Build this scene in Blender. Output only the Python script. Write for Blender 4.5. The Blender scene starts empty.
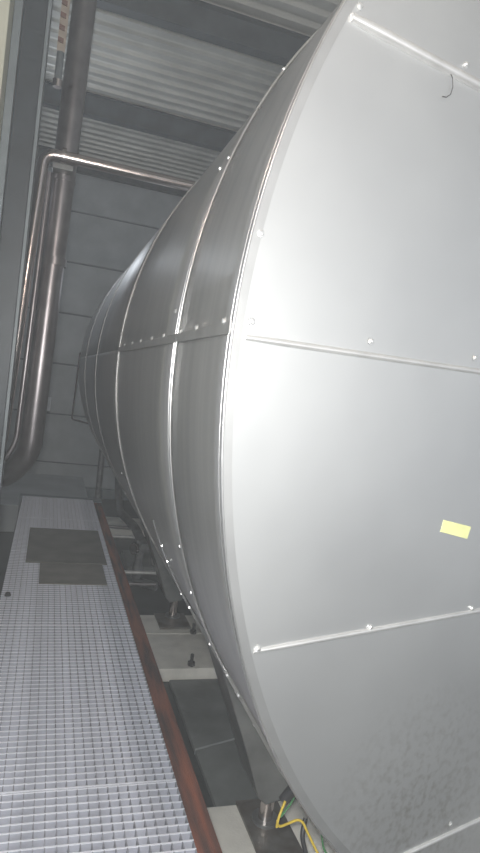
import bpy, math, random
from math import sin, cos, pi, sqrt, atan2, radians
from mathutils import Vector, Matrix
random.seed(7)
S = bpy.context.scene
COL = S.collection

# ------------------------------------------------------------------ camera
YAW, PITCH, ROLL, FPX = 0.31280063956534065, -0.06437009670852999, 0.13059171629858557, 600.64
cam_d = bpy.data.cameras.new('camera'); cam = bpy.data.objects.new('camera', cam_d); COL.objects.link(cam)
cy, sy, cp, sp = cos(YAW), sin(YAW), cos(PITCH), sin(PITCH)
Fv = Vector((sy*cp, cy*cp, sp)); R0 = Vector((cy, -sy, 0)); U0 = R0.cross(Fv)
Rv = R0*cos(ROLL) + U0*sin(ROLL); Uv = -R0*sin(ROLL) + U0*cos(ROLL)
m = Matrix((Rv, Uv, -Fv)).transposed().to_4x4(); m.translation = Vector((0, 0, 1.6))
cam.matrix_world = m
cam_d.sensor_fit = 'VERTICAL'; cam_d.sensor_height = 36.0; cam_d.lens = 36.0*FPX/853.0
cam_d.clip_start = 0.02
S.camera = cam

# ------------------------------------------------------------------ world, lights, exposure
W = bpy.data.worlds.new('World'); S.world = W; W.use_nodes = True
bg = W.node_tree.nodes['Background']; bg.inputs[0].default_value = (0.80, 0.86, 0.95, 1); bg.inputs[1].default_value = 0.52

def lamp(name, loc, energy, colr, r):
    l = bpy.data.lights.new(name, 'POINT'); l.energy = energy; l.color = colr; l.shadow_soft_size = r
    o = bpy.data.objects.new(name, l); COL.objects.link(o); o.location = loc; return o
lamp('hand_lamp', (-0.05, -0.06, 1.70), 205, (1.0, 0.99, 0.96), 0.04)
lamp('end_face_fill', (2.8, -1.9, 1.72), 89, (1.0, 0.98, 0.95), 0.25)  # added light, placed so its reflection makes the hot spot on the end
lamp('warm_lamp', (0.2, -0.4, 2.9), 60, (1.0, 0.80, 0.66), 0.05)
lamp('aisle_fill', (-0.47, 6.5, 3.2), 32, (0.86, 0.92, 1.0), 0.14)  # added fill hidden behind the column, lifts the far wall and roof
S.view_settings.view_transform = 'Standard'; S.view_settings.look = 'None'
S.view_settings.exposure = 0.0; S.view_settings.gamma = 1.0; S.view_settings.use_curve_mapping = False

# ------------------------------------------------------------------ materials
def mat(name, col, rough=0.5, metal=0.0, var=0.1, scale=8.0, bump=0.0, bscale=60.0, stretch=(1, 1, 1), col2=None, emit=None, spec=None, rvar=0.0, aniso=0.0):
    M = bpy.data.materials.new(name); M.use_nodes = True
    N = M.node_tree.nodes; L = M.node_tree.links; b = N['Principled BSDF']
    b.inputs['Roughness'].default_value = rough; b.inputs['Metallic'].default_value = metal
    if spec is not None: b.inputs['Specular IOR Level'].default_value = spec
    if aniso: b.inputs['Anisotropic'].default_value = aniso
    tc = N.new('ShaderNodeTexCoord'); mp = N.new('ShaderNodeMapping'); mp.inputs['Scale'].default_value = stretch
    L.new(tc.outputs['Object'], mp.inputs['Vector'])
    n = N.new('ShaderNodeTexNoise'); n.inputs['Scale'].default_value = scale; n.inputs['Detail'].default_value = 6
    L.new(mp.outputs[0], n.inputs['Vector'])
    r = N.new('ShaderNodeValToRGB'); L.new(n.outputs['Fac'], r.inputs[0])
    c2 = col2 or tuple(c*(1-2.2*var) for c in col)
    r.color_ramp.elements[0].position = 0.32; r.color_ramp.elements[1].position = 0.68
    r.color_ramp.elements[0].color = (*c2, 1); r.color_ramp.elements[1].color = (*[min(1, c*(1+var)) for c in col], 1)
    L.new(r.outputs[0], b.inputs['Base Color'])
    if rvar:
        mr = N.new('ShaderNodeMapRange'); mr.inputs[3].default_value = rough-rvar; mr.inputs[4].default_value = rough+rvar
        L.new(n.outputs['Fac'], mr.inputs[0]); L.new(mr.outputs[0], b.inputs['Roughness'])
    if bump:
        n2 = N.new('ShaderNodeTexNoise'); n2.inputs['Scale'].default_value = bscale; n2.inputs['Detail'].default_value = 4
        L.new(mp.outputs[0], n2.inputs['Vector'])
        bp = N.new('ShaderNodeBump'); bp.inputs['Strength'].default_value = bump; bp.inputs['Distance'].default_value = 0.01
        L.new(n2.outputs['Fac'], bp.inputs['Height']); L.new(bp.outputs[0], b.inputs['Normal'])
    return M

def end_metal():
    # satin stainless sheet of the tank end: light, smudged, with dirt low down
    M = bpy.data.materials.new('satin_stainless'); M.use_nodes = True
    N = M.node_tree.nodes; L = M.node_tree.links; b = N['Principled BSDF']
    b.inputs['Metallic'].default_value = 0.88
    tc = N.new('ShaderNodeTexCoord')
    n = N.new('ShaderNodeTexNoise'); n.inputs['Scale'].default_value = 2.2; n.inputs['Detail'].default_value = 8
    L.new(tc.outputs['Object'], n.inputs['Vector'])
    r = N.new('ShaderNodeValToRGB'); L.new(n.outputs['Fac'], r.inputs[0])
    r.color_ramp.elements[0].position = 0.3; r.color_ramp.elements[1].position = 0.7
    r.color_ramp.elements[0].color = (0.56, 0.57, 0.57, 1); r.color_ramp.elements[1].color = (0.63, 0.64, 0.635, 1)
    # dirt specks towards the bottom
    n2 = N.new('ShaderNodeTexNoise'); n2.inputs['Scale'].default_value = 48; n2.inputs['Detail'].default_value = 5
    L.new(tc.outputs['Object'], n2.inputs['Vector'])
    r2 = N.new('ShaderNodeValToRGB'); r2.color_ramp.elements[0].position = 0.46; r2.color_ramp.elements[1].position = 0.72
    L.new(n2.outputs['Fac'], r2.inputs[0])
    sx = N.new('ShaderNodeVectorMath'); sx.operation = 'DISTANCE'; sx.inputs[1].default_value = (-1.0, -0.25, -1.2)
    L.new(tc.outputs['Object'], sx.inputs[0])
    mr = N.new('ShaderNodeMapRange'); mr.inputs[1].default_value = 0.05; mr.inputs[2].default_value = 0.42; mr.inputs[3].default_value = 0.42; mr.inputs[4].default_value = 0.0
    L.new(sx.outputs['Value'], mr.inputs[0])
    mu = N.new('ShaderNodeMath'); mu.operation = 'MULTIPLY'; L.new(r2.outputs[0], mu.inputs[0]); L.new(mr.outputs[0], mu.inputs[1])
    mx = N.new('ShaderNodeMix'); mx.data_type = 'RGBA'; mx.inputs[7].default_value = (0.22, 0.20, 0.16, 1)
    L.new(mu.outputs[0], mx.inputs[0]); L.new(r.outputs[0], mx.inputs[6]); L.new(mx.outputs[2], b.inputs['Base Color'])
    rr = N.new('ShaderNodeMapRange'); rr.inputs[3].default_value = 0.45; rr.inputs[4].default_value = 0.51
    L.new(n.outputs['Fac'], rr.inputs[0]); L.new(rr.outputs[0], b.inputs['Roughness'])
    bp = N.new('ShaderNodeBump'); bp.inputs['Strength'].default_value = 0.10; bp.inputs['Distance'].default_value = 0.02
    n3 = N.new('ShaderNodeTexNoise'); n3.inputs['Scale'].default_value = 3.0
    L.new(tc.outputs['Object'], n3.inputs['Vector']); L.new(n3.outputs['Fac'], bp.inputs['Height']); L.new(bp.outputs[0], b.inputs['Normal'])
    return M

def shell_metal():
    # thinner mirror-like cladding of the cylinder: dented, streaked round the tank
    M = bpy.data.materials.new('streaked_stainless'); M.use_nodes = True
    N = M.node_tree.nodes; L = M.node_tree.links; b = N['Principled BSDF']
    b.inputs['Metallic'].default_value = 0.75
    tc = N.new('ShaderNodeTexCoord'); mp = N.new('ShaderNodeMapping'); mp.inputs['Scale'].default_value = (0.35, 26, 0.35)
    L.new(tc.outputs['Object'], mp.inputs['Vector'])
    n = N.new('ShaderNodeTexNoise'); n.inputs['Scale'].default_value = 1.0; n.inputs['Detail'].default_value = 5
    L.new(mp.outputs[0], n.inputs['Vector'])
    r = N.new('ShaderNodeValToRGB'); L.new(n.outputs['Fac'], r.inputs[0])
    r.color_ramp.elements[0].position = 0.3; r.color_ramp.elements[1].position = 0.72
    r.color_ramp.elements[0].color = (0.45, 0.45, 0.44, 1); r.color_ramp.elements[1].color = (0.55, 0.545, 0.53, 1)
    L.new(r.outputs[0], b.inputs['Base Color'])
    rr = N.new('ShaderNodeMapRange'); rr.inputs[3].default_value = 0.28; rr.inputs[4].default_value = 0.46
    L.new(n.outputs['Fac'], rr.inputs[0]); L.new(rr.outputs[0], b.inputs['Roughness'])
    bp = N.new('ShaderNodeBump'); bp.inputs['Strength'].default_value = 0.35; bp.inputs['Distance'].default_value = 0.03
    n3 = N.new('ShaderNodeTexNoise'); n3.inputs['Scale'].default_value = 2.6; n3.inputs['Detail'].default_value = 1
    L.new(tc.outputs['Object'], n3.inputs['Vector']); L.new(n3.outputs['Fac'], bp.inputs['Height']); L.new(bp.outputs[0], b.inputs['Normal'])
    return M

M = {}
M['end'] = end_metal()
M['shell'] = shell_metal()
M['bead'] = mat('bright_bead', (0.84, 0.84, 0.82), 0.34, 0.6, 0.05, 20)
M['joint'] = mat('joint_steel', (0.52, 0.52, 0.51), 0.34, 0.85, 0.06, 14)
M['seam'] = mat('seam_steel', (0.68, 0.68, 0.67), 0.38, 0.7, 0.05, 14)
M['flange'] = mat('flange_steel', (0.52, 0.525, 0.52), 0.47, 0.88, 0.04, 10)
M['bearing'] = mat('dark_galvanised', (0.36, 0.37, 0.41), 0.6, 0.1, 0.15, 20)  # darker galvanised tone for the lengthwise grating bars
M['screw'] = mat('screw_steel', (0.82, 0.82, 0.80), 0.28, 0.85, 0.05, 40)
M['leg'] = mat('leg_steel', (0.25, 0.26, 0.26), 0.40, 0.7, 0.12, 5, 0.1, 12)
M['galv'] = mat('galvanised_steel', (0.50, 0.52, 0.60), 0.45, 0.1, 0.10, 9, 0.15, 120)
M['galvtop'] = mat('pale_galvanised_top', (0.86, 0.88, 0.95), 0.4, 0.1, 0.05, 9)  # paler tone for the tops of the cross bars
M['chrome'] = mat('polished_pipe', (0.60, 0.54, 0.52), 0.2, 0.95, 0.06, 6)
M['pipe'] = mat('satin_pipe', (0.32, 0.30, 0.31), 0.34, 0.9, 0.10, 5)
M['column'] = mat('dark_paint', (0.026, 0.036, 0.045), 0.45, 0.1, 0.12, 4)
M['greypaint'] = mat('grey_paint', (0.19, 0.22, 0.235), 0.5, 0.1, 0.08, 4)
M['cream'] = mat('cream_paint', (0.56, 0.56, 0.45), 0.55, 0.0, 0.06, 4)
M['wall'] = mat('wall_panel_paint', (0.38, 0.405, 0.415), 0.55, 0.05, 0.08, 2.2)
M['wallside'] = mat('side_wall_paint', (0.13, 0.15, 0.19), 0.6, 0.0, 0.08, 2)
M['wallgap'] = mat('dark_joint', (0.2, 0.22, 0.23), 0.8, 0.0, 0.05, 5)
M['deck'] = mat('roof_sheet', (0.58, 0.58, 0.54), 0.5, 0.25, 0.08, 2.0)
M['beam'] = mat('beam_paint', (0.075, 0.092, 0.105), 0.5, 0.1, 0.1, 5)
M['floor'] = mat('shaded_floor', (0.030, 0.038, 0.038), 0.35, 0.0, 0.25, 3.5, 0.1, 30)  # floor colour darkened to hold the deep shade beside the walkway beam
M['slab'] = mat('grey_slab', (0.17, 0.185, 0.18), 0.5, 0.0, 0.18, 3.0, 0.15, 40)
M['concrete'] = mat('pale_concrete', (0.85, 0.83, 0.76), 0.8, 0.0, 0.07, 6, 0.2, 80)
M['plate'] = mat('base_plate_steel', (0.20, 0.20, 0.185), 0.42, 0.55, 0.2, 8, 0.1, 60, col2=(0.13, 0.10, 0.08))
M['rust'] = mat('rusty_steel', (0.27, 0.085, 0.045), 0.7, 0.1, 0.2, 4, 0.5, 60, stretch=(5, 0.5, 1), col2=(0.045, 0.035, 0.035))
M['mat'] = mat('brown_rubber', (0.15, 0.145, 0.125), 0.75, 0.0, 0.1, 5, 0.15, 80)
M['mat2'] = mat('tan_rubber', (0.20, 0.19, 0.165), 0.75, 0.0, 0.1, 5, 0.15, 80)
M['yellow'] = mat('yellow_tape', (0.70, 0.72, 0.34), 0.6, 0.0, 0.04, 30)
M['cable_y'] = mat('yellow_sleeve', (0.80, 0.58, 0.06), 0.45, 0.0, 0.08, 20)
M['green'] = mat('green_sleeve', (0.07, 0.26, 0.09), 0.45, 0.0, 0.08, 20)
M['black'] = mat('black_plastic', (0.03, 0.03, 0.032), 0.4, 0.0, 0.1, 20)
M['stripe'] = mat('brown_bar_paint', (0.25, 0.14, 0.11), 0.6, 0.0, 0.1, 20)
M['stripbase'] = mat('cream_strip_paint', (0.52, 0.44, 0.36), 0.6, 0.0, 0.05, 20)
M['white'] = mat('white_plastic', (0.75, 0.78, 0.80), 0.5, 0.0, 0.05, 20)
M['valve'] = mat('valve_steel', (0.28, 0.29, 0.30), 0.4, 0.7, 0.15, 10)

# ------------------------------------------------------------------ mesh helpers
class MB:
    def __init__(s): s.v = []; s.f = []
    def add(s, vs, fs):
        o = len(s.v); s.v += [tuple(p) for p in vs]; s.f += [tuple(i+o for i in q) for q in fs]; return s
    def box(s, x0, x1, y0, y1, z0, z1):
        return s.add([(x0,y0,z0),(x1,y0,z0),(x1,y1,z0),(x0,y1,z0),(x0,y0,z1),(x1,y0,z1),(x1,y1,z1),(x0,y1,z1)],
                     [(0,3,2,1),(4,5,6,7),(0,1,5,4),(1,2,6,5),(2,3,7,6),(3,0,4,7)])
    def tube(s, pts, r, n=16, caps=True):
        pts = [Vector(p) for p in pts]; rs = r if isinstance(r, (list, tuple)) else [r]*len(pts)
        t0 = (pts[1]-pts[0]).normalized(); ref = Vector((0, 0, 1)) if abs(t0.z) < .9 else Vector((1, 0, 0))
        u = t0.cross(ref).normalized(); vs = []
        for i, p in enumerate(pts):
            t = (pts[min(i+1, len(pts)-1)]-pts[max(i-1, 0)]).normalized()
            u = (u - t*u.dot(t)).normalized(); w = t.cross(u)
            for k in range(n):
                a = 2*pi*k/n; vs.append(p + (u*cos(a)+w*sin(a))*rs[i])
        fs = []
        for i in range(len(pts)-1):
            for k in range(n):
                a, b = i*n+k, i*n+(k+1) % n; fs.append((a, b, b+n, a+n))
        if caps: fs.append(tuple(reversed(range(n)))); fs.append(tuple(range((len(pts)-1)*n, len(pts)*n)))
        return s.add(vs, fs)
    def prism(s, poly, y0, y1):          # poly in (x, z), extruded along y
        n = len(poly); vs = [(x, y0, z) for x, z in poly] + [(x, y1, z) for x, z in poly]
        fs = [tuple(range(n)), tuple(reversed(range(n, 2*n)))] + [(i, i+n, (i+1) % n+n, (i+1) % n) for i in range(n)]
        return s.add(vs, fs)
    def mesh(s, name, smooth=False):
        me = bpy.data.meshes.new(name); me.from_pydata(s.v, [], s.f); me.update()
        if smooth:
            for p in me.polygons: p.use_smooth = True
        return me

def fix(me):
    import bmesh
    bm = bmesh.new(); bm.from_mesh(me); bmesh.ops.recalc_face_normals(bm, faces=bm.faces); bm.to_mesh(me); bm.free()
def obj(name, mb, m, parent=None, smooth=False, bevel=0, label=None, recalc=True, loc=None):
    me = mb if isinstance(mb, bpy.types.Mesh) else mb.mesh(name, smooth)
    if recalc and not isinstance(mb, bpy.types.Mesh): fix(me)
    if not me.materials: me.materials.append(m)
    o = bpy.data.objects.new(name, me); COL.objects.link(o)
    if smooth and not isinstance(mb, bpy.types.Mesh):
        md = o.modifiers.new('es', 'EDGE_SPLIT'); md.split_angle = radians(40)
    if bevel:
        b = o.modifiers.new('bevel', 'BEVEL'); b.width = bevel; b.segments = 2; b.limit_method = 'ANGLE'
    if loc is not None: o.location = loc
    if parent:
        o.parent = parent
        if loc is None: o.location = -Vector(parent['org']) if 'org' in parent else (0, 0, 0)
        else: o.location = Vector(loc) - (Vector(parent['org']) if 'org' in parent else Vector((0, 0, 0)))
        # a part's own origin for its sub-parts
        if loc is None and 'org' not in o: o['org'] = (0.0, 0.0, 0.0)
        else: o['org'] = tuple(loc)
    return o
def thing(name, label, cat, org, group=None, kind=None):
    o = bpy.data.objects.new(name, None); COL.objects.link(o); o.location = org; o['org'] = tuple(float(c) for c in org)
    o.empty_display_size = 0.1
    if kind: o['kind'] = kind
    if label: o['label'] = label
    if cat: o['category'] = cat
    if group: o['group'] = group
    return o
def tag(o, label, cat=None, group=None, kind=None):
    o['label'] = label
    if cat: o['category'] = cat
    if group: o['group'] = group
    if kind: o['kind'] = kind
    return o
def arc_pts(c, a, b, r, n=6):
    # rounded corner at c between directions to a and to b
    c, a, b = Vector(c), Vector(a), Vector(b); u = (a-c).normalized(); w = (b-c).normalized()
    p0 = c+u*r; p1 = c+w*r; return [(p0*(1-t)**2 + c*2*t*(1-t) + p1*t*t) for t in [i/n for i in range(n+1)]]
def path(pts, r):
    out = [Vector(pts[0])]
    for i in range(1, len(pts)-1): out += arc_pts(pts[i], pts[i-1], pts[i+1], r)
    out.append(Vector(pts[-1])); return out

# ================================================================== SETTING
YW = 10.0; ZF = -0.50; ZD = 4.80; XL = -0.72
o = obj('floor', MB().box(-0.9, 8, -3.5, YW+.2, ZF-.1, ZF), M['floor']); tag(o, 'concrete floor under the tank, coloured dark for its shade', kind='structure')
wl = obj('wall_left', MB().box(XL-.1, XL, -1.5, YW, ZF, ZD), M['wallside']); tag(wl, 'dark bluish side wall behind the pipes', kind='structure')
wb = thing('wall_back', 'grey panelled wall at the far end of the aisle', None, (0, YW, ZF), kind='structure')
obj('wall_core', MB().box(-0.9, 8, YW+.03, YW+.12, ZF, ZD+.1), M['wallgap'], wb)
zs = [ZF, 0.02, .80, 1.60, 2.40, 3.20, 3.98, 4.76]
xs = [XL, 2.4, 5.2, 8.0]
for i in range(len(zs)-1):
    for j in range(3):
        obj('wall_panel', MB().box(xs[j]+.006, xs[j+1]-.006, YW-.012*(i % 2), YW+.04, zs[i]+.014, zs[i+1]-.014), M['wall'], wb, bevel=.004)
bb = obj('baseboard_back', MB().box(XL, 3.0, YW-.12, YW-.015, ZF, ZF+.16), M['greypaint'], bevel=.01); tag(bb, 'low grey kerb along the foot of the far wall', kind='structure')

# ceiling: corrugated sheets between beams
cl = thing('ceiling', 'grey corrugated roof sheets between dark beams', None, (0, 5, ZD), kind='structure')
PIT = 0.19
def corr(x0, x1, y0, y1, z):
    prof = []; n = int(round((y1-y0)/PIT)); p = (y1-y0)/n
    for i in range(n):
        y = y0+i*p
        prof += [(y, z), (y+p*.42, z), (y+p*.50, z+.030), (y+p*.56, z+.042), (y+p*.90, z+.042), (y+p*.96, z+.03)]
    prof.append((y1, z))
    k = len(prof); vs = [(x, y, zz) for x in (x0, x1) for y, zz in prof] + [(x, y, zz+.008) for x in (x0, x1) for y, zz in prof]
    fs = []
    for i in range(k-1):
        fs.append((i, i+1, i+1+k, i+k)); fs.append((2*k+i, 3*k+i, 3*k+i+1, 2*k+i+1))
    return MB().add(vs, fs)
beamY = [0.75, 3.05, 5.35, 7.67, 9.90]
bays = [(-1.55, .70), (.80, 3.0), (3.10, 5.3), (5.40, 7.62), (7.72, 9.96)]
for y0, y1 in bays:
    for x0, x1 in ((-0.9, 1.05), (1.02, 3.0), (2.97, 5.0), (4.97, 8.0)):
        obj('roof_sheet', corr(x0, x1, y0-.06, y1+.06, ZD+(0.004 if x0 in (1.02, 4.97) else 0)), M['deck'], cl)
blab = ['dark ceiling beam nearest overhead, out over the tank end', 'dark ceiling beam crossing just above the tank end', 'dark ceiling beam at the top of the photo behind the tank rim',
        'dark ceiling beam midway along, between the two bays of corrugated sheet', 'dark ceiling beam tight against the far wall, behind the polished pipe']
for k, y in enumerate(beamY[1:], 1):
    b = thing('ceiling_beam', blab[k], 'beam', (0, y, 4.55), 'dark ceiling beams')
    obj('web', MB().box(-.7, 7.9, y-.006, y+.006, 4.562, ZD-.012), M['beam'], b)
    obj('lower_flange', MB().box(-.7, 7.9, y-.06, y+.06, 4.55, 4.563), M['beam'], b)
    obj('upper_flange', MB().box(-.7, 7.9, y-.06, y+.06, ZD-.013, ZD-.001), M['beam'], b)

# left edge: painted column, grey strip, cream panel
c = thing('steel_column', 'tall dark painted steel column at the left edge', 'column', (-.26, 3.5, ZF))
obj('column_body', MB().box(-.33, -.213, 3.50, 3.62, ZF, ZD), M['column'], c, bevel=.004)
obj('edge_flange', MB().box(-.213, -.196, 3.48, 3.62, ZF, ZD), M['greypaint'], c, bevel=.002, label=None)
o = obj('cover_strip', MB().box(-.372, -.331, 3.46, 3.60, ZF, ZD), M['greypaint'], bevel=.004); tag(o, 'grey upright strip between the dark column and the cream panel', 'trim')
o = obj('wall_cabinet', MB().box(-.66, -.374, 3.30, 3.60, ZF, 4.4), M['cream'], bevel=.006); tag(o, 'pale cream upright panel at the top left corner', 'panel')

# ================================================================== TANK
XC, ZC, R, TA, BE = 2.0994, 1.6775, 1.7679, 0.2503, 0.0323
def yd(x): return 1.6 + TA*(x-XC)
NRM = Vector((TA, -1, 0)).normalized()      # outward normal of the end face
tank = thing('storage_tank', 'large horizontal stainless steel clad tank on legs', 'tank', (XC, 4.5, -.40))
V0 = 1.6
seamc = [V0+1.6*q for q in (.912, .484, .056, -.366, -.796, -1.05)]
def fp(u, v, off=0.0):  # u along the seam, v across, from the centre of the face
    n = sqrt(1+BE*BE); x = XC + (u - v*BE)/n; z = ZC + (v + u*BE)/n
    return Vector((x, yd(x), z)) + NRM*off
vs_ = [(cc - (ZC - BE*XC))/sqrt(1+BE*BE) for cc in seamc]   # signed distance of each seam from centre
vb = [R-.001] + [v for v in vs_ if -R < v < R] + [-R+.001]
RI = R-.004
panels = []
for i in range(len(vb)-1):
    v1, v0 = vb[i], vb[i+1]; n = 36; L = []; Rr = []
    for k in range(n+1):
        v = v0+(v1-v0)*k/n; h = sqrt(max(0, RI*RI-v*v)); L.append((-h, v)); Rr.append((h, v))
    out = L + Rr[::-1]; off = .0 + .0012*(i % 2)
    N_ = len(out); vv = [fp(u, v, off) for u, v in out] + [fp(u, v, off-.012) for u, v in out]
    fs = [tuple(range(N_)), tuple(reversed(range(N_, 2*N_)))] + [(a, (a+1) % N_, (a+1) % N_+N_, a+N_) for a in range(N_)]
    me = MB().add([p - Vector((XC, 1.6, ZC)) for p in vv], fs)
    panels.append(obj('end_panel', me, M['end'], tank, loc=(XC, 1.6, ZC)))
# seam beads across the end face
for i, v in enumerate(vb[1:-1]):
    h = sqrt(RI*RI-v*v)-(.012 if i == 0 else .026); r = (.012, .0125, .0075, .0065, .0065, .006)[i]
    n = 40; obj('seam_bead', MB().tube([fp(-h+2*h*k/n, v, .001) for k in range(n+1)], [r*.75]+[r]*(n-1)+[r*.75], 12), M['bead'] if i == 0 else M['seam'], tank, smooth=True)
    # thin turned lip just under the bead
    if i < 1: obj('seam_lip', MB().tube([fp(-h+2*h*k/n, v-.024, .0005) for k in range(n+1)], .0022, 8), M['bead'], tank, smooth=True)
def ring_pts(y_fn, r, a0=0, a1=2*pi, n=160):
    out = []
    for k in range(n+1):
        a = a0+(a1-a0)*k/n; x = XC+r*cos(a); out.append((x, y_fn(x), ZC+r*sin(a)))
    return out
# flat rim flange on the face, and its rolled edge
mbr = MB(); n = 180
for k in range(n):
    a, b = 2*pi*k/n, 2*pi*(k+1)/n
    q = [fp(R*cos(a), R*sin(a), .0028), fp(R*cos(b), R*sin(b), .0028), fp((R-.022)*cos(b), (R-.022)*sin(b), .0028), fp((R-.022)*cos(a), (R-.022)*sin(a), .0028)]
    q2 = [p - NRM*.006 for p in q]
    mbr.add(q+q2, [(0, 1, 2, 3), (7, 6, 5, 4), (3, 2, 6, 7), (0, 4, 5, 1)])
obj('rim_flange', mbr, M['flange'], tank)
def closed_tube(pts, r, m=10):
    pts = [Vector(p) for p in pts]; N_ = len(pts); vs = []; fs = []
    cen = Vector((XC, 0, ZC))
    for i, p in enumerate(pts):
        t = (pts[(i+1) % N_]-pts[i-1]).normalized(); rad = Vector((p.x-XC, 0, p.z-ZC)).normalized(); w = t.cross(rad).normalized(); u = w.cross(t)
        for k in range(m):
            a = 2*pi*k/m; vs.append(p+(u*cos(a)+w*sin(a))*r)
    for i in range(N_):
        j = (i+1) % N_
        for k in range(m):
            l = (k+1) % m; fs.append((i*m+k, i*m+l, j*m+l, j*m+k))
    return MB().add(vs, fs)
obj('rim_bead', closed_tube([fp(R*cos(2*pi*k/200), R*sin(2*pi*k/200), .001) for k in range(200)], .0030), M['joint'], tank, smooth=True)
obj('rim_bead', closed_tube([tuple(Vector(p)+Vector((0, .018, 0))) for p in ring_pts(yd, R+.001, n=200)[:-1]], .0018), M['joint'], tank, smooth=True)
# shell sheets, upper and lower, five bands
aS = pi - math.asin((1.717-ZC)/R)               # height of the long seam at the left side
aL = pi + math.asin((ZC-.675)/R)                # lower seam (z about .67)
yb = [None, 1.73, 3.30, 4.95, 6.60, 8.10]
def shell(y0, y1, a0, a1, r, n=48):
    vs = []; fs = []; ny = 6
    for j in range(ny+1):
        for k in range(n+1):
            a = a0+(a1-a0)*k/n; x = XC+r*cos(a); z = ZC+r*sin(a)
            ya = y0(x) if callable(y0) else y0
            yb_ = y1(x) if callable(y1) else y1
            vs.append((x-XC, ya+(yb_-ya)*j/ny-4.5, z-ZC))
    for j in range(ny):
        for k in range(n):
            a = j*(n+1)+k; fs.append((a, a+1, a+n+2, a+n+1))
    return MB().add(vs, fs)
ringf = lambda x: 1.73 + .25*(x-.335) if x < 1.2 else 1.73+.25*.865
for b in range(5):
    y0 = (lambda x: yd(x)-.0) if b == 0 else (ringf if b == 1 else yb[b]); y1 = ringf if b == 0 else yb[b+1]
    for q, (a0, a1) in enumerate(((-.35, aS), (aS, aL), (aL, 2*pi-.35))):
        o = obj('shell_sheet', shell(y0, y1, a0, a1, R-.0045-.0015*(b % 2)-(.0012 if q == 1 else 0)), M['shell'], tank, smooth=True, loc=(XC, 4.5, ZC), recalc=False)
        md = o.modifiers.new('thick', 'SOLIDIFY'); md.thickness = .003; md.offset = -1 if False else 1
obj('joint_ring', closed_tube([(p[0], ringf(p[0])-.010, p[2]) for p in ring_pts(yd, R, n=200)[:-1]], .0045), M['joint'], tank, smooth=True)
obj('joint_ring', closed_tube([(p[0], ringf(p[0])+.026, p[2]) for p in ring_pts(yd, R-.001, n=200)[:-1]], .003), M['joint'], tank, smooth=True)
for y in (3.30, 4.95, 6.60):
    obj('joint_ring', closed_tube([(p[0], y, p[2]) for p in ring_pts(yd, R-.002, n=200)[:-1]], .0045 if y < 4 else .003), M['shell'], tank, smooth=True)
# partial stiffening band low on the left side
obj('joint_ring', MB().tube(ring_pts(lambda x: 2.40, R+.001, aL-.22, aL+.55, 30), .004, 8), M['joint'], tank, smooth=True)
# long lap seams
def lap(a, y0, y1, r, w=.02):
    x = XC+R*cos(a); z = ZC+R*sin(a); t = Vector((-sin(a), 0, cos(a))); nr = Vector((cos(a), 0, sin(a)))
    P = Vector((x, 0, z)); q = []
    for y in (y0, y1):
        for s_, d in ((-w, -.004), (-w, r), (w, r*.6), (w, -.004)):
            q.append(P + t*s_ + nr*d + Vector((0, y, 0)))
    return MB().add(q, [(0, 1, 2, 3), (7, 6, 5, 4), (0, 4, 5, 1), (1, 5, 6, 2), (2, 6, 7, 3), (3, 7, 4, 0)])
obj('lap_strip', lap(aS, 1.17, 3.28, .0035, .012), M['shell'], tank)
obj('lap_strip', lap(aL, 1.28, 2.44, .006, .012), M['joint'], tank)
obj('lap_strip', lap(aL, 2.46, 8.0, .004, .012), M['shell'], tank)
# dished far end
vs = []; fs = []; nr_, na = 10, 72
for j in range(nr_+1):
    t = j/nr_*pi/2
    for k in range(na):
        a = 2*pi*k/na; vs.append((XC+(R-.004)*cos(t)*cos(a), 8.10+.42*sin(t), ZC+(R-.004)*cos(t)*sin(a)))
for j in range(nr_):
    for k in range(na):
        l = (k+1) % na; fs.append((j*na+k, j*na+l, (j+1)*na+l, (j+1)*na+k))
obj('far_head', MB().add(vs, fs), M['shell'], tank, smooth=True)
# screws
sm = MB()
prof = [(.0095, 0), (.0095, .0016), (.0062, .0022), (.0062, .0055), (.0048, .007), (0.0001, .0075)]
vs = []; fs = []
for r, h in prof:
    for k in range(8): vs.append((r*cos(2*pi*k/8), r*sin(2*pi*k/8), h))
for j in range(len(prof)-1):
    for k in range(8): l = (k+1) % 8; fs.append((j*8+k, j*8+l, (j+1)*8+l, (j+1)*8+k))
SCREW = MB().add(vs, fs).mesh('screw'); SCREW.materials.append(M['screw'])
def screw(p, nrm, sc=1.0, parent=None):
    o = bpy.data.objects.new('screw', SCREW); COL.objects.link(o); o.parent = tank
    o.rotation_mode = 'QUATERNION'; o.rotation_quaternion = Vector(nrm).to_track_quat('Z', 'Y'); o.scale = (sc,)*3
    o.location = Vector(p)-Vector(tank['org'])
for x, z in [(.53, 2.42), (.86, 2.432), (1.22, 2.445), (.366, 1.91), (.372, 1.735), (.69, 1.745), (1.05, 1.757), (.82, 1.05), (.495, 1.035), (1.20, 1.065), (1.60, 1.08), (1.26, .40), (.93, .39), (1.62, .415)]:
    screw(Vector((x, yd(x), z))+NRM*.002, NRM, .85)
def cyl_screw(y, z, sc=1.0, x=None):
    dx = sqrt(R*R-(z-ZC)**2); x = XC-dx; nv = Vector((x-XC, 0, z-ZC)).normalized()
    screw(Vector((x, y, z))+nv*.0005, nv, sc)
for y in (1.22, 1.47, 1.67, 1.93, 2.17, 2.45, 2.72, 3.02): cyl_screw(y, 1.732, 1.0)
for y, z in [(1.80, 1.80), (3.27, 1.80), (1.76, 2.26), (1.86, 2.26), (1.78, 2.56), (1.75, 1.10), (1.77, .95), (2.34, .93), (2.36, .86), (2.43, .70), (2.28, .70), (1.95, .70), (1.84, .655), (1.73, .70), (1.71, .655), (1.61, .70), (1.53, .655), (3.6, 1.0), (4.4, .72)]:
    cyl_screw(y, z, .95)
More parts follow.
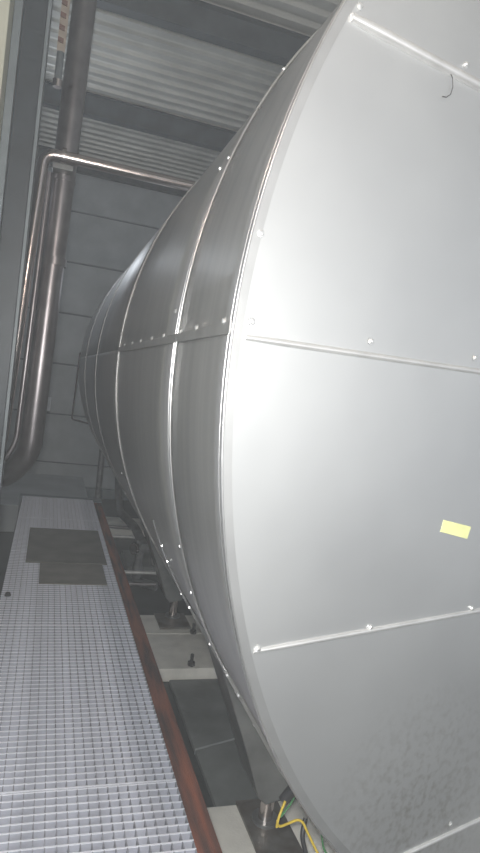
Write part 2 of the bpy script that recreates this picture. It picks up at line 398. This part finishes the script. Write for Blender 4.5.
# legs: bent plate boxes down to tube feet and base plates
def leg(y0, y1, dx=0.0, far=False):
    front = [(.775, .49), (.96, .06), (1.050, -.165), (1.09, -.20), (1.18, -.175), (1.26, -.05), (1.36, .15), (1.38, .45), (1.00, .72)]
    g = MB(); back = [(x+dx, z) for x, z in front]
    g.prism(back, y0, y1); o = obj('leg', g, M['leg'], tank, bevel=.006)
    xf, yf = 1.165+dx, (y0+y1)/2+.02
    obj('foot_tube', MB().tube([(xf, yf, -.15), (xf, yf, -.385)], .034, 16), M['chrome'], o, smooth=True)
    obj('foot_flange', MB().tube([(xf, yf, -.388), (xf, yf, -.372)], .062, 20), M['leg'], o, smooth=True)
    return o
leg(2.30, 2.56)
leg(4.64, 4.98, .02)
# slim far leg tube
obj('leg', MB().tube([(.74, 7.95, .60), (.755, 7.95, -.40)], .040, 14), M['valve'], tank, smooth=True)
obj('foot_plate', MB().box(.68, .88, 7.85, 8.05, -.415, -.40), M['valve'], tank)
# thin handrail bracket at the far end
obj('end_bracket', MB().tube(path([(.335, 8.2, 1.78), (.325, 8.2, .90), (.56, 8.2, .86)], .03), .012, 8), M['chrome'], tank, smooth=True)

# ================================================================== FLOOR LEVEL
PL = []
def plinth(x0, x1, y0, y1, z1, label, org):
    t = thing('concrete_plinth', label, 'plinth', org, 'concrete plinths')
    return t
t = thing('concrete_plinth', 'pale concrete plinth with two anchor bolts, beyond the dark slab', 'plinth', (1.4, 4.4, ZF), 'concrete plinths under the tank')
obj('plinth_block', MB().box(.915, 3.4, 3.95, 4.52, ZF, -.405), M['concrete'], t, bevel=.008)
obj('plinth_block', MB().box(.915, 3.4, 4.53, 4.90, ZF, -.405), M['concrete'], t, bevel=.008)
for x, y in ((1.295, 4.52), (1.16, 3.99)):
    ab = obj('anchor_bolt', MB().tube([(x, y, -.41), (x, y, -.32)], .013, 8), M['black'], t, smooth=True)
    obj('nut', MB().tube([(x, y, -.40), (x, y, -.375)], .028, 6), M['black'], ab)
t = obj('concrete_plinth', MB().box(.915, 3.4, 1.30, 2.59, ZF, -.404), M['concrete'], bevel=.008); tag(t, 'pale concrete plinth under the nearest tank leg', 'plinth', 'concrete plinths under the tank')
t = obj('concrete_plinth', MB().box(.67, 3.4, 7.7, 8.35, ZF, -.416), M['concrete'], bevel=.008); tag(t, 'far concrete plinth beneath the far end of the tank', 'plinth', 'concrete plinths under the tank')
t = obj('concrete_plinth', MB().box(.98, 3.4, 6.2, 6.8, ZF, -.416), M['slab'], bevel=.008); tag(t, 'grey concrete plinth under the far part of the drain pipe', 'plinth', 'concrete plinths under the tank')
t = obj('base_plate', MB().box(1.065, 1.275, 1.50, 2.595, -.4035, -.3885), M['plate'], bevel=.003); tag(t, 'dark steel base plate under the foot of the nearest leg', 'plate', 'steel base plates')
t = obj('base_plate', MB().box(1.04, 1.30, 4.60, 4.90, -.4035, -.3885), M['plate'], bevel=.003); tag(t, 'small steel base plate on the plinth with anchor bolts', 'plate', 'steel base plates')
sl = thing('floor_slab', 'grey floor slab between the two plinths, with a pale joint line', 'slab', (1.6, 3.2, ZF))
def quad_block(q, z0, z1):
    return MB().add([(x, y, z0) for x, y in q]+[(x, y, z1) for x, y in q], [(0, 3, 2, 1), (4, 5, 6, 7), (0, 1, 5, 4), (1, 2, 6, 5), (2, 3, 7, 6), (3, 0, 4, 7)])
obj('slab_block', quad_block([(1.0, 2.62), (3.4, 2.62), (3.4, 3.86), (1.0, 3.130)], ZF, -.472), M['slab'], sl, bevel=.004)
obj('slab_block', quad_block([(1.0, 3.142), (3.4, 3.872), (3.4, 3.93), (1.0, 3.93)], ZF, -.472), M['slab'], sl, bevel=.004)
obj('joint_line', quad_block([(1.0, 3.130), (3.4, 3.86), (3.4, 3.872), (1.0, 3.142)], ZF, -.4705), M['wall'], sl)
# rusty walkway beam
rb = thing('walkway_beam', 'rusty brown steel channel along the right edge of the walkway', 'beam', (.70, 4.5, -.2))
obj('top_flange', MB().box(.652, .745, .3, 7.4, -.034, -.022), M['rust'], rb, bevel=.002)
obj('web', MB().box(.656, .668, .3, 7.4, -.20, -.034), M['rust'], rb)
obj('lower_flange', MB().box(.652, .745, .3, 7.4, -.212, -.20), M['rust'], rb)
for y in (1.2, 3.7, 6.2):
    obj('post', MB().box(.662, .722, y, y+.06, ZF, -.212), M['rust'], rb)
rb2 = obj('walkway_beam', MB().box(-.175, -.10, .3, 7.4, -.20, -.033), M['column'], bevel=.003); tag(rb2, 'dark steel bearer under the left edge of the walkway', 'beam')
for y in (1.2, 3.7, 6.2):
    pass
# grating panels
GX0, GX1 = -.165, .648
joints = [.73, 2.232, 3.735, 5.24, 6.40, 7.42]
glab = ['nearest galvanised grating panel, bottom left of the photo', 'galvanised grating panel just beyond the first joint', 'galvanised grating panel that runs up under the small tan mat',
        'galvanised grating panel mostly covered by the large brown mat', 'farthest galvanised grating panel, before the far wall']
xp = .0385
nb = int((GX1-GX0)/xp)
LB = {}
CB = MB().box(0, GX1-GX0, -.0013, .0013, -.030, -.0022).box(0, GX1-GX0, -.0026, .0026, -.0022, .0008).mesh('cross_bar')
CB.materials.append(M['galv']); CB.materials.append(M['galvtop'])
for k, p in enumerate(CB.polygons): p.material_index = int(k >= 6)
for i in range(len(joints)-1):
    y0, y1 = joints[i]+.004, joints[i+1]-.004
    g = thing('walkway_grating', glab[i], 'grating', (GX0, y0, -.03), 'walkway grating panels')
    ln = round(y1-y0, 3)
    if ln not in LB:
        me = MB().box(-.0017, .0017, 0, ln, -.030, 0).mesh('bearing_bar'); me.materials.append(M['bearing']); LB[ln] = me
    for k in range(nb+1):
        x = GX0+.002+(GX1-GX0-.004)*k/nb
        o = bpy.data.objects.new('bearing_bar', LB[ln]); COL.objects.link(o); o.parent = g; o.location = (x-GX0, 0, .03)
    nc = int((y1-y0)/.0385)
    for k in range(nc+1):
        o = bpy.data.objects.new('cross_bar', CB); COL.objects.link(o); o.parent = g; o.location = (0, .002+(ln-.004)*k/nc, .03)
# mats and small bits on the grating
o = obj('floor_mat', MB().box(-.035, .605, 4.93, 5.97, .001, .011), M['mat'], bevel=.003); tag(o, 'larger dark brown rubber mat lying on the grating, farther one', 'mat', 'mats on the walkway')
o = obj('floor_mat', MB().box(.075, .565, 4.45, 4.91, .001, .010), M['mat2'], bevel=.003); tag(o, 'smaller lighter tan mat in front of the dark brown mat', 'mat', 'mats on the walkway')
o = obj('rubber_plug', MB().tube([(-.12, 4.22, 0.0), (-.12, 4.22, .02)], [.022, .015], 12), M['black']); tag(o, 'small black plug lying at the left edge of the grating', 'plug')
# walkway end curb
o = obj('end_step', MB().box(-.20, .76, 7.45, 7.60, -.25, -.012), M['greypaint'], bevel=.005); tag(o, 'grey steel edge step where the walkway ends', 'step')
o = obj('lower_landing', MB().box(-.68, .66, 7.62, 9.86, ZF, -.16), M['wall'], bevel=.01); tag(o, 'grey landing beyond the end of the grating', 'landing')

# ================================================================== PIPES
o = obj('vertical_pipe', MB().tube(path([(-.045, 5.0, 4.79), (-.092, 5.0, .86), (-.26, 5.1, .63), (-.66, 5.15, .60)], .13), .088, 28), M['pipe'], smooth=True); tag(o, 'thick steel pipe running down, bending left at its foot', 'pipe', 'pipes along the left wall')
for z in (2.38, 3.02):
    obj('pipe_collar', MB().tube([(-.067, 5.0, z-.03), (-.066, 5.0, z+.03)], .094, 28), M['pipe'], o, smooth=True)
hp = thing('polished_pipe', 'polished pipe that crosses to the tank top, then drops at left', 'pipe', (-.245, 4.84, .8), 'pipes along the left wall')
obj('pipe_run', MB().tube(path([(1.10, 4.84, 3.13), (-.215, 4.84, 3.13), (-.298, 4.84, .92), (-.42, 4.84, .70), (-.66, 4.84, .70)], .10), .043, 24), M['chrome'], hp, smooth=True)
obj('flange', MB().tube([(-.09, 4.84, 3.13), (-.06, 4.84, 3.13)], .062, 24), M['chrome'], hp, smooth=True)
obj('flange', MB().tube([(.02, 4.84, 3.13), (.03, 4.84, 3.13)], .052, 24), M['chrome'], hp, smooth=True)
obj('pipe_clamp', MB().box(-.15, .0, 4.81, 4.99, 3.03, 3.07), M['leg'], hp, bevel=.004)
o = obj('thin_pipe', MB().tube(path([(-.165, 4.93, 3.02), (-.20, 4.93, .95), (-.30, 4.93, .75), (-.50, 4.93, .7)], .08), .022, 14), M['pipe'], smooth=True); tag(o, 'thin steel pipe between the thick pipe and the polished one', 'pipe', 'pipes along the left wall')
o = obj('wall_pipe', MB().tube([(-.43, 5.3, ZF), (-.43, 5.3, ZD-.01)], .055, 18), M['pipe'], smooth=True); tag(o, 'steel pipe close to the wall, half hidden by the dark column', 'pipe', 'pipes along the left wall')
# cream strip with brown bars
st = thing('slotted_strip', 'upright cream strip with brown bars, left of the thick pipe', 'strip', (-.165, 4.7, 3.9))
obj('strip_back', MB().box(-.200, -.145, 4.70, 4.715, 3.80, 4.45), M['stripbase'], st)
for k in range(7):
    z = 3.86+.085*k
    obj('bar', MB().prism([(-.200, z+.0), (-.160, z-.008), (-.160, z+.022), (-.200, z+.030)], 4.685, 4.70), M['stripe'], st)
gl = thing('gauge_tube', 'small grey gauge tube hanging under the cream strip', 'gauge', (-.17, 4.7, 3.6))
obj('tube_body', MB().tube([(-.172, 4.7, 3.60), (-.172, 4.7, 3.79)], .026, 16), M['greypaint'], gl, smooth=True)
obj('end_cap', MB().tube([(-.172, 4.7, 3.55), (-.172, 4.7, 3.60)], [.030, .034], 16), M['chrome'], gl, smooth=True)
# drain piping under the tank
dv = thing('drain_valve', 'dark drain pipe and valve hanging under the tank', 'valve', (1.0, 5.8, -.4))
obj('drop_pipe', MB().tube(path([(.88, 7.2, .52), (.90, 6.85, .02), (1.02, 6.3, -.02), (1.02, 5.6, -.04)], .10), .045, 14), M['valve'], dv, smooth=True)
obj('valve_body', MB().tube([(1.0, 5.75, -.38), (1.0, 5.75, -.28), (1.0, 5.75, -.20), (1.0, 5.75, -.10), (1.0, 5.75, .0)], [.05, .055, .038, .055, .05], 16), M['valve'], dv, smooth=True)
obj('elbow', MB().tube(path([(1.0, 5.75, -.36), (1.0, 5.75, -.41), (1.18, 5.6, -.41)], .04), .04, 12), M['valve'], dv, smooth=True)
obj('hand_wheel', MB().tube([(.93, 5.70, -.08), (.96, 5.72, -.08)], .055, 16), M['chrome'], dv, smooth=True)
obj('side_flange', MB().tube([(1.10, 5.55, -.12), (1.13, 5.55, -.12)], .06, 16), M['bead'], dv, smooth=True)
rods = [(.79, 1.10, 6.78, 'farthest of the four steel crosspieces under the tank'), (.77, 1.05, 6.38, 'second farthest crosspiece, beside the drain pipe'),
        (.78, 1.12, 5.22, 'bright crosspiece just in front of the drain valve'), (.79, 1.03, 4.93, 'nearest of the four crosspieces beside the walkway beam')]
for x0, x1, y, lb in rods:
    o = obj('cross_rod', MB().tube([(x0, y, -.15), (x1, y, -.15)], .017, 12), M['bead'] if y in (5.22, 6.38) else M['pipe'], smooth=True); tag(o, lb, 'rod', 'crosspieces under the tank')

# ================================================================== SMALL THINGS AT THE END FACE
def fq(x, z, off): return Vector((x, yd(x), z))+NRM*off
q = [(1.028, 1.322), (1.142, 1.302), (1.134, 1.268), (1.022, 1.290)]
o = obj('tape_label', MB().add([fq(x, z, .0022) for x, z in q]+[fq(x, z, .0012) for x, z in q], [(0, 1, 2, 3), (7, 6, 5, 4), (0, 4, 5, 1), (1, 5, 6, 2), (2, 6, 7, 3), (3, 7, 4, 0)]), M['yellow']); tag(o, 'small pale yellow tape label stuck on the tank end', 'label')
o = obj('loose_thread', MB().tube([fq(x, z, .006) for x, z in [(.805, 2.395), (.818, 2.385), (.824, 2.365), (.820, 2.347), (.808, 2.336), (.795, 2.333)]], .0011, 6), M['black']); tag(o, 'thin dark curved thread hanging from the top seam', 'thread')
# cables by the foot
o = obj('earth_cable', MB().tube(path([(.99, 1.93, .10), (.955, 1.90, .055), (.955, 1.90, .02), (1.06, 1.92, .035), (1.09, 1.9, -.02), (1.14, 1.88, -.10), (1.22, 1.86, -.22)], .03), .0048, 10), M['cable_y'], smooth=True); tag(o, 'yellow cable looping out beside the nearest tank foot', 'cable')
o = obj('earth_cable', MB().tube(path([(1.0, 1.95, .07), (.975, 1.93, .03), (1.03, 1.95, .08), (1.06, 1.97, .13), (1.15, 2.03, .2)], .02), .0035, 8), M['green'], smooth=True); tag(o, 'short green cable curling behind the yellow one', 'cable')
o = obj('cable_gland', MB().tube([(1.0, 1.97, .07), (1.06, 1.97, .145)], [.020, .026], 12), M['black'], smooth=True); tag(o, 'black cable gland at the corner of the nearest leg', 'gland')
o = obj('black_cable', MB().tube(path([(1.10, 1.96, .0), (1.08, 1.93, -.05), (1.10, 1.9, -.12), (1.13, 1.88, -.20), (1.22, 1.86, -.28)], .02), .009, 10), M['black'], smooth=True); tag(o, 'black cable hanging down behind the bottom of the tank rim', 'cable')
o = obj('green_cable', MB().tube(path([(1.14, 1.9, -.01), (1.15, 1.88, -.07), (1.21, 1.87, -.13), (1.25, 1.86, -.25)], .02), .004, 8), M['green'], smooth=True); tag(o, 'thin green cable at the bottom edge of the tank rim', 'cable')
# fittings on the far wall
o = obj('wall_socket', MB().box(-.04, .05, YW-.05, YW-.013, .84, 1.06), M['white'], bevel=.006); tag(o, 'small pale box fixed on the far wall beside the thick pipe', 'box')
# thin haze in the hall
hz = MB().box(-.9, 8, -3.4, YW+.1, ZF, ZD+.3)
o = obj('haze', hz, M['white']); tag(o, 'thin grey haze filling the aisle', 'haze', kind='stuff')
HM = bpy.data.materials.new('haze'); HM.use_nodes = True; HN = HM.node_tree.nodes; HN.remove(HN['Principled BSDF'])
vsn = HN.new('ShaderNodeVolumeScatter'); vsn.inputs['Density'].default_value = 0.0065; vsn.inputs['Color'].default_value = (.92, .96, 1, 1)
HM.node_tree.links.new(vsn.outputs[0], HN['Material Output'].inputs['Volume'])
o.data.materials.clear(); o.data.materials.append(HM)
for o in bpy.data.objects:
    if 'org' in o: del o['org']
